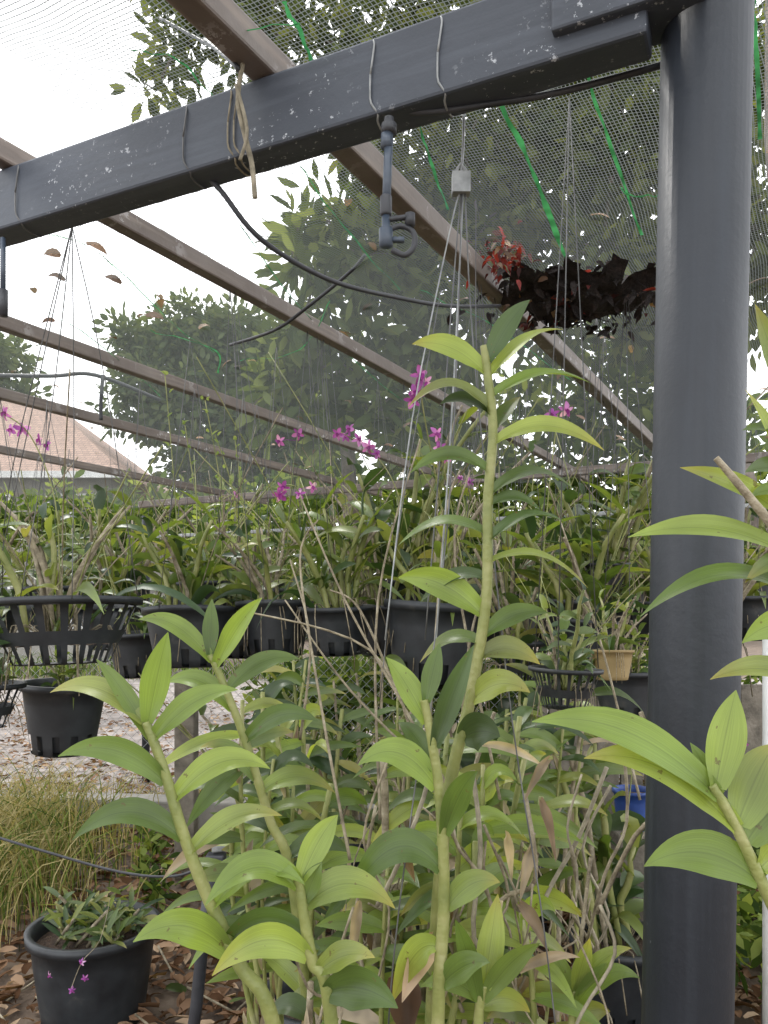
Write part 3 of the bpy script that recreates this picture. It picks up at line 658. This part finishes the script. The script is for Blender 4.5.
def blades(n,fx,fy,h0,h1,mat,wd=.006):
    for i in range(n):
        x,y=fx(),fy(); h=R(h0,h1); a_=R(0,6.28); l=h*R(.2,.8); q=V((x,y,0))
        mb.leaf(q,q+V((0,0,h*.8)),q+V((math.cos(a_)*l,math.sin(a_)*l,h*R(.6,1))),wd,mat,R(0,90),5,.2,2)
blades(2600,lambda:random.gauss(-2.0,.27),lambda:R(2.9,4.4),.15,.62,'grass',.0045)
blades(700,lambda:random.gauss(-1.9,.3),lambda:R(2.9,4.4),.15,.6,'bush')
mb.obj('dry_grass')
mb=MB(); blades(2500,lambda:R(-6,3),lambda:R(4.9,5.5),.05,.22,'grass',.006); blades(1500,lambda:R(-9,5),lambda:R(14.5,16),.2,.6,'bush',.02); mb.obj('grass_verge')
def leafcloud(name,blobs,nsub,nleaf,size,mat,seed,spread,asp=.42,parent=None,droop=.3):
    r=np.random.default_rng(seed); subs=[]
    for (c,rad) in blobs:
        n=max(4,int(nsub*(rad**2)))
        u=r.normal(size=(n,3)); u/=np.linalg.norm(u,axis=1)[:,None]; rr=rad*r.uniform(.2,1.0,(n,1))**.6
        subs.append(np.array(c)+u*rr*np.array([1,1,.85]))
    S=np.concatenate(subs); n=len(S)*nleaf
    C=np.repeat(S,nleaf,axis=0)
    d=r.normal(size=(n,3)); d[:,2]-=droop; d/=np.linalg.norm(d,axis=1)[:,None]
    base=C+d*spread*r.uniform(.0,1,(n,1))
    s=size*r.uniform(.6,1.3,(n,1))
    a=r.normal(size=(n,3)); a=np.cross(d,a); a/=np.linalg.norm(a,axis=1)[:,None]
    nn=np.cross(d,a)
    w=s*asp*.5
    P0=base; L1=base+d*s*.3+a*w*.85+nn*s*.03; R1=base+d*s*.3-a*w*.85+nn*s*.03; L2=base+d*s*.65+a*w*.9; R2=base+d*s*.65-a*w*.9; T=base+d*s-nn*s*.08
    vv=np.stack([P0,L1,R1,L2,R2,T],axis=1).reshape(-1,3)
    me=bpy.data.meshes.new(name); i0=(np.arange(n)*6)[:,None]
    me.vertices.add(n*6); me.vertices.foreach_set('co',vv.astype(np.float32).ravel())
    lp=np.concatenate([i0+np.array([[0,2,1]]),i0+np.array([[1,2,4,3]]),i0+np.array([[3,4,5]])],axis=1)
    me.loops.add(n*10); me.loops.foreach_set('vertex_index',lp.ravel().astype(np.int32))
    st_=(np.arange(n)*10)[:,None]+np.array([[0,3,7]]); tot=np.tile([3,4,3],n)
    me.polygons.add(n*3); me.polygons.foreach_set('loop_start',st_.ravel().astype(np.int32)); me.polygons.foreach_set('loop_total',tot.astype(np.int32))
    me.update(calc_edges=True); me.validate(); me.materials.append(M[mat])
    link(name,me,parent); return S
def blob(px,py,rpx,d): return (tuple(P(px,py,d)),rpx/F*d)
def tree(name,base,blobs,nsub,nleaf,size,mat,seed,spread,trunk=.15,asp=.42):
    e=empty(name)
    S=leafcloud('foliage',blobs,nsub,nleaf,size,mat,seed,spread,asp,e)
    mb=MB(); random.seed(seed); cen=V((0,0,0))
    for c,_ in blobs: cen+=V(c)
    cen/=len(blobs); base=V(base); fork=base.lerp(V((base.x*.5+cen.x*.5,cen.y,cen.z)),.72)
    mb.tube(smoothpath([base,base.lerp(fork,.5)+V((.08,0,0)),fork],4),[trunk*(1-.4*i/8) for i in range(9)],'bark',12)
    nodes=[(fork,trunk*.4)]; todo=sorted([(V(c),r_) for c,r_ in blobs],key=lambda a:(a[0]-fork).length)
    for c,r_ in todo:
        q,rq=min(nodes,key=lambda a:(a[0]-c).length)
        r1=max(rq*.72,.012); m=q.lerp(c,.5)+V((R(-.12,.12),R(-.12,.12),.1))
        mb.tube(smoothpath([q,m,c],4),[rq*.8+(r1-rq*.8)*i/8 for i in range(9)],'bark',6); nodes.append((c,r1))
        near=[V(s) for s in S if (V(s)-c).length<r_*1.05]
        for s in random.sample(near,min(len(near),12)):
            mb.tube([c,c.lerp(s,.5)+V((R(-.05,.05),R(-.05,.05),.03)),s],[r1*.5,r1*.3,r1*.15],'bark',4)
    mb.obj('trunk_and_limbs',e); return e
tree('large_leaf_tree',(-.4,6.8,0),[blob(340,225,54,6.5),blob(310,290,42,6.4),blob(385,195,50,6.6),blob(400,290,66,6.5),blob(335,360,58,6.5),blob(420,370,64,6.8),blob(295,235,22,6.5),blob(365,265,44,6.2),blob(290,345,32,6.2),blob(440,440,60,6.5),blob(370,420,60,6.5),blob(450,330,54,6.5),blob(280,400,44,6.5),blob(430,250,50,6.7)],110,12,.2,'tree',1,.18,.1,.38)
tree('shade_tree',(3.0,5.2,0),[blob(470,135,58,5.6),blob(545,175,64,5.8),blob(622,130,64,5.5),blob(605,240,58,5.7),blob(480,225,52,6),blob(405,100,48,5.5),blob(520,60,64,5.6),blob(622,30,64,5.4),blob(340,45,44,5.5),blob(265,40,44,5.6),blob(190,45,38,5.6),blob(155,90,22,5.6),blob(440,10,58,5.6),blob(560,310,55,6),blob(640,320,50,6),blob(500,300,48,6.2),blob(715,90,80,5.4),blob(770,220,80,5.4),blob(700,300,80,6),blob(300,-30,60,5.6),blob(560,-50,80,5.5),blob(170,-20,40,5.6),blob(390,40,54,5.6),blob(560,120,64,6.4),blob(440,190,44,6.3),blob(660,200,64,6.4),blob(530,240,58,6.5),blob(480,80,54,6.4),blob(600,70,64,6.4),blob(230,0,48,5.8),blob(370,140,36,6),blob(600,180,60,6.8),blob(500,180,60,6.8)],205,13,.13,'tree2',2,.16,.12,.45)
e=empty('bushes')
leafcloud('foliage_near',[blob(620,400,60,7),blob(560,400,55,7.2),blob(500,430,60,7.5),blob(680,430,70,7),blob(620,480,80,7),blob(540,500,80,7),blob(460,520,70,7.5),blob(380,520,60,8),blob(740,480,90,7),blob(700,570,90,7),blob(600,590,80,7.2),blob(500,600,80,7.2),blob(650,370,50,7),blob(600,350,45,7),blob(320,500,60,8),blob(260,540,60,8)],90,13,.17,'bush',3,.18,.35,e)
leafcloud('foliage_low',[blob(300,700,50,5.6),blob(350,690,60,5.8),blob(420,690,60,5.6),blob(500,690,60,5.6),blob(580,690,60,5.6),blob(660,690,60,5.4),blob(340,770,40,5.0),blob(400,770,50,5.0),blob(480,780,50,4.8),blob(560,780,40,4.7),blob(740,740,80,5)],420,14,.1,'bush',13,.12,.35,e)
leafcloud('foliage_left',[blob(-20+i*34,520+12*math.sin(i*2.1),34,11) for i in range(10)],60,20,.18,'bush',18,.3,.4,e)
leafcloud('foliage_far',[blob(60+i*40,520+15*math.sin(i*2.1),38,17) for i in range(14)],14,26,.22,'tree',8,.4,.45,e)
tree('round_tree',(-5.6,22,0),[blob(195,340,44,22),blob(160,370,40,22),blob(235,345,44,22),blob(270,370,38,22),blob(200,400,54,22),blob(260,420,52,22),blob(145,410,36,22),blob(310,420,40,22),blob(310,470,50,22),blob(220,470,60,22),blob(140,340,24,22)],32,40,.26,'tree3',5,.5,.3,.5)
tree('round_tree',(-14,26,0),[blob(-20,370,50,26),blob(-70,340,60,26),blob(15,400,22,26)],20,40,.3,'tree3',6,.5,.3,.5)
e=empty('distant_trees')
leafcloud('foliage',[((x,38+R(-4,4),R(2,4)),R(3,4.5)) for x in range(-60,64,4)],6,26,.5,'tree3',9,.8,.5,e)
leafcloud('ground_cover_plants',[((R(.75,2.2),R(2.6,4.4),R(.08,.3)),R(.12,.25)) for _ in range(26)]+[((R(-1.3,-.6),R(3.4,4.4),.08),.12) for _ in range(6)],400,9,.08,'bush',12,.06,.4)
mb=MB(); pts=[V((1.19+.04*math.sin(z*1.3),2.15,z)) for z in np.linspace(0,5,14)]
mb.tube(pts,[.13*(1-.04*i)+.01*math.sin(i*2) for i in range(14)],'bark',16); mb.obj('tree_trunk')
mb=MB(); mb.box((-1.0,3.9,.52),V((.05,0,0)),V((0,.05,0)),V((0,0,.52)),'wood'); o=mb.obj('wooden_post',smooth=False); bevel(o,.006)
e=empty('wooden_fence')
mb=MB()
for i in range(14):
    x=.86+i*.135; h=.9+R(-.06,.05); mb.box((x,4.35+R(-.01,.01),h/2),V((.062,0,0)),V((0,.012,0)),V((0,0,h/2)),'wood')
mb.box((1.75,4.39,.6),V((.98,0,0)),V((0,.02,0)),V((0,0,.04)),'wood'); o=mb.obj('planks',e,False); bevel(o,.004)
e=empty('chain_link_fence')
mb=MB(); x0,x1,y_,h=-5.5,1.5,5.05,1.25
s=.07; n=int((x1-x0)/s)
for i in range(-18,n):
    for sg in (1,-1):
        xa=x0+i*s; xb=xa+h
        pa=[xa,0];pb=[xb,h]
        if xa<x0: pa=[x0,x0-xa]
        if xb>x1: pb=[x1,x1-xa]
        if pb[0]<=pa[0]: continue
        if sg==-1: pa[1]=h-pa[1]; pb[1]=h-pb[1]
        mb.tube([(pa[0],y_+sg*.002,pa[1]+.03),(pb[0],y_+sg*.002,pb[1]+.03)],.0016,'galv',3,False)
mb.obj('mesh',e); mb=MB()
for x in (x0,-3.2,1.45): mb.tube([(x,y_+.03,0),(x,y_+.03,1.35)],.022,'galv',12)
mb.tube([(x0,y_+.03,1.3),(x1,y_+.03,1.3)],.014,'galv',8); mb.obj('posts',e)
e=empty('blue_bucket',(1.0,3.1,.47)); mb=MB(); pot(mb,(0,0,.0),.075,.06,.16,'blue',''); mb.obj('bucket',e)
mb=MB(); mb.box((1.05,3.12,.235),V((.13,0,0)),V((0,.12,0)),V((0,0,.235)),'wood'); o=mb.obj('wooden_crate',smooth=False); bevel(o,.01)
mb=MB(); mb.tube([(1.0,2.0,0),(1.0,2.0,1.3)],.016,'white',12); mb.obj('white_pipe')
# ------------------------------------------------------------ house
m,nt,out=newmat('clay_roof_tiles'); M['tile']=m
tc=N(nt,'ShaderNodeTexCoord'); bk=N(nt,'ShaderNodeTexBrick'); bk.inputs['Scale'].default_value=3.2; bk.inputs['Color1'].default_value=(.4,.27,.21,1); bk.inputs['Color2'].default_value=(.3,.2,.155,1); bk.inputs['Mortar'].default_value=(.16,.12,.1,1)
mp=N(nt,'ShaderNodeMapping'); mp.inputs['Rotation'].default_value=(math.radians(90),0,0)
nt.links.new(tc.outputs['Object'],mp.inputs[0]); nt.links.new(mp.outputs[0],bk.inputs['Vector'])
p=N(nt,'ShaderNodeBsdfPrincipled'); p.inputs['Roughness'].default_value=.85; nt.links.new(bk.outputs[0],p.inputs[0]); nt.links.new(p.outputs[0],out.inputs[0])
M['wall']=surf('render_wall',[(.3,(.2,.19,.17)),(.7,(.3,.29,.26))],2,6,.9)
M['glass']=surf('window_glass',[(.3,(.03,.035,.04)),(.7,(.06,.065,.07))],2,2,.1)
e=empty('tiled_roof_house')
mb=MB(); x0,x1,y0,y1=-15,-6.8,19,27; ez=4.7; rz=7.6
mb.box(((x0+x1)/2,(y0+y1)/2,ez/2),V(((x1-x0)/2,0,0)),V((0,(y1-y0)/2,0)),V((0,0,ez/2)),'wall'); mb.obj('walls',e,False)
mb=MB(); mi=mb.mi('tile'); ov=.6
mb.v=[V((x0-ov,y0-ov,ez-.1)),V((x1+ov,y0-ov,ez-.1)),V((x1+ov,y1+ov,ez-.1)),V((x0-ov,y1+ov,ez-.1)),V((x0+3.5,(y0+y1)/2,rz)),V((x1-3.2,(y0+y1)/2,rz))]
for f in [(0,1,5,4),(1,2,5),(2,3,4,5),(3,0,4),(3,2,1,0)]: mb.f.append(f); mb.m.append(mi)
mb.obj('roof',e,False)
mb=MB()
for k,x in enumerate(np.arange(x0+1,x1-.5,2.1)):
    for z in (1.5,3.6):
        mb.box((x,y0-.02,z),V((.55,0,0)),V((0,.03,0)),V((0,0,.55)),'glass')
        for sx in(-.58,0,.58): mb.box((x+sx,y0-.045,z),V((.03,0,0)),V((0,.04,0)),V((0,0,.61)),'white')
        for sz in(-.58,.58): mb.box((x,y0-.05,z+sz),V((.55,0,0)),V((0,.042,0)),V((0,0,.03)),'white')
mb.box(((x0+x1)/2,y0-ov-.05,ez-.12),V(((x1-x0)/2+ov,0,0)),V((0,.05,0)),V((0,0,.08)),'white')
mb.obj('windows_and_gutter',e,False)
# ------------------------------------------------------------ world, sun, camera
wd=bpy.data.worlds.new('World'); scn.world=wd; wd.use_nodes=True; nt=wd.node_tree
bg=nt.nodes['Background']; sky=nt.nodes.new('ShaderNodeTexSky'); sky.sky_type='NISHITA'; sky.sun_disc=False
sky.sun_elevation=math.radians(55); sky.sun_rotation=math.radians(-30); sky.dust_density=4; sky.air_density=1.2
mx=nt.nodes.new('ShaderNodeMix'); mx.data_type='RGBA'; mx.inputs[0].default_value=.85; mx.inputs[7].default_value=(22.5,22.8,23.2,1)
nt.links.new(sky.outputs[0],mx.inputs[6]); nt.links.new(mx.outputs[2],bg.inputs[0]); bg.inputs[1].default_value=.14
sl=bpy.data.lights.new('sun','SUN'); sl.energy=2.6; sl.angle=math.radians(12); sl.color=(1,.97,.92)
so=bpy.data.objects.new('sun',sl); scn.collection.objects.link(so)
el,az=math.radians(55),math.radians(-30)
dv=V((math.sin(az)*math.cos(el),math.cos(az)*math.cos(el),math.sin(el))); so.rotation_euler=dv.to_track_quat('Z','Y').to_euler(); so.location=dv*20
cam=bpy.data.cameras.new('camera'); co=bpy.data.objects.new('camera',cam); scn.collection.objects.link(co); scn.camera=co
cam.sensor_fit='VERTICAL'; cam.sensor_height=36; cam.sensor_width=27; cam.lens=F/1024*36; cam.shift_y=98/1024
co.location=(0,0,CZ); co.rotation_euler=(math.radians(90),0,0); cam.clip_start=.02; cam.clip_end=600
scn.view_settings.view_transform='Standard'; scn.view_settings.look='None'; scn.view_settings.exposure=0
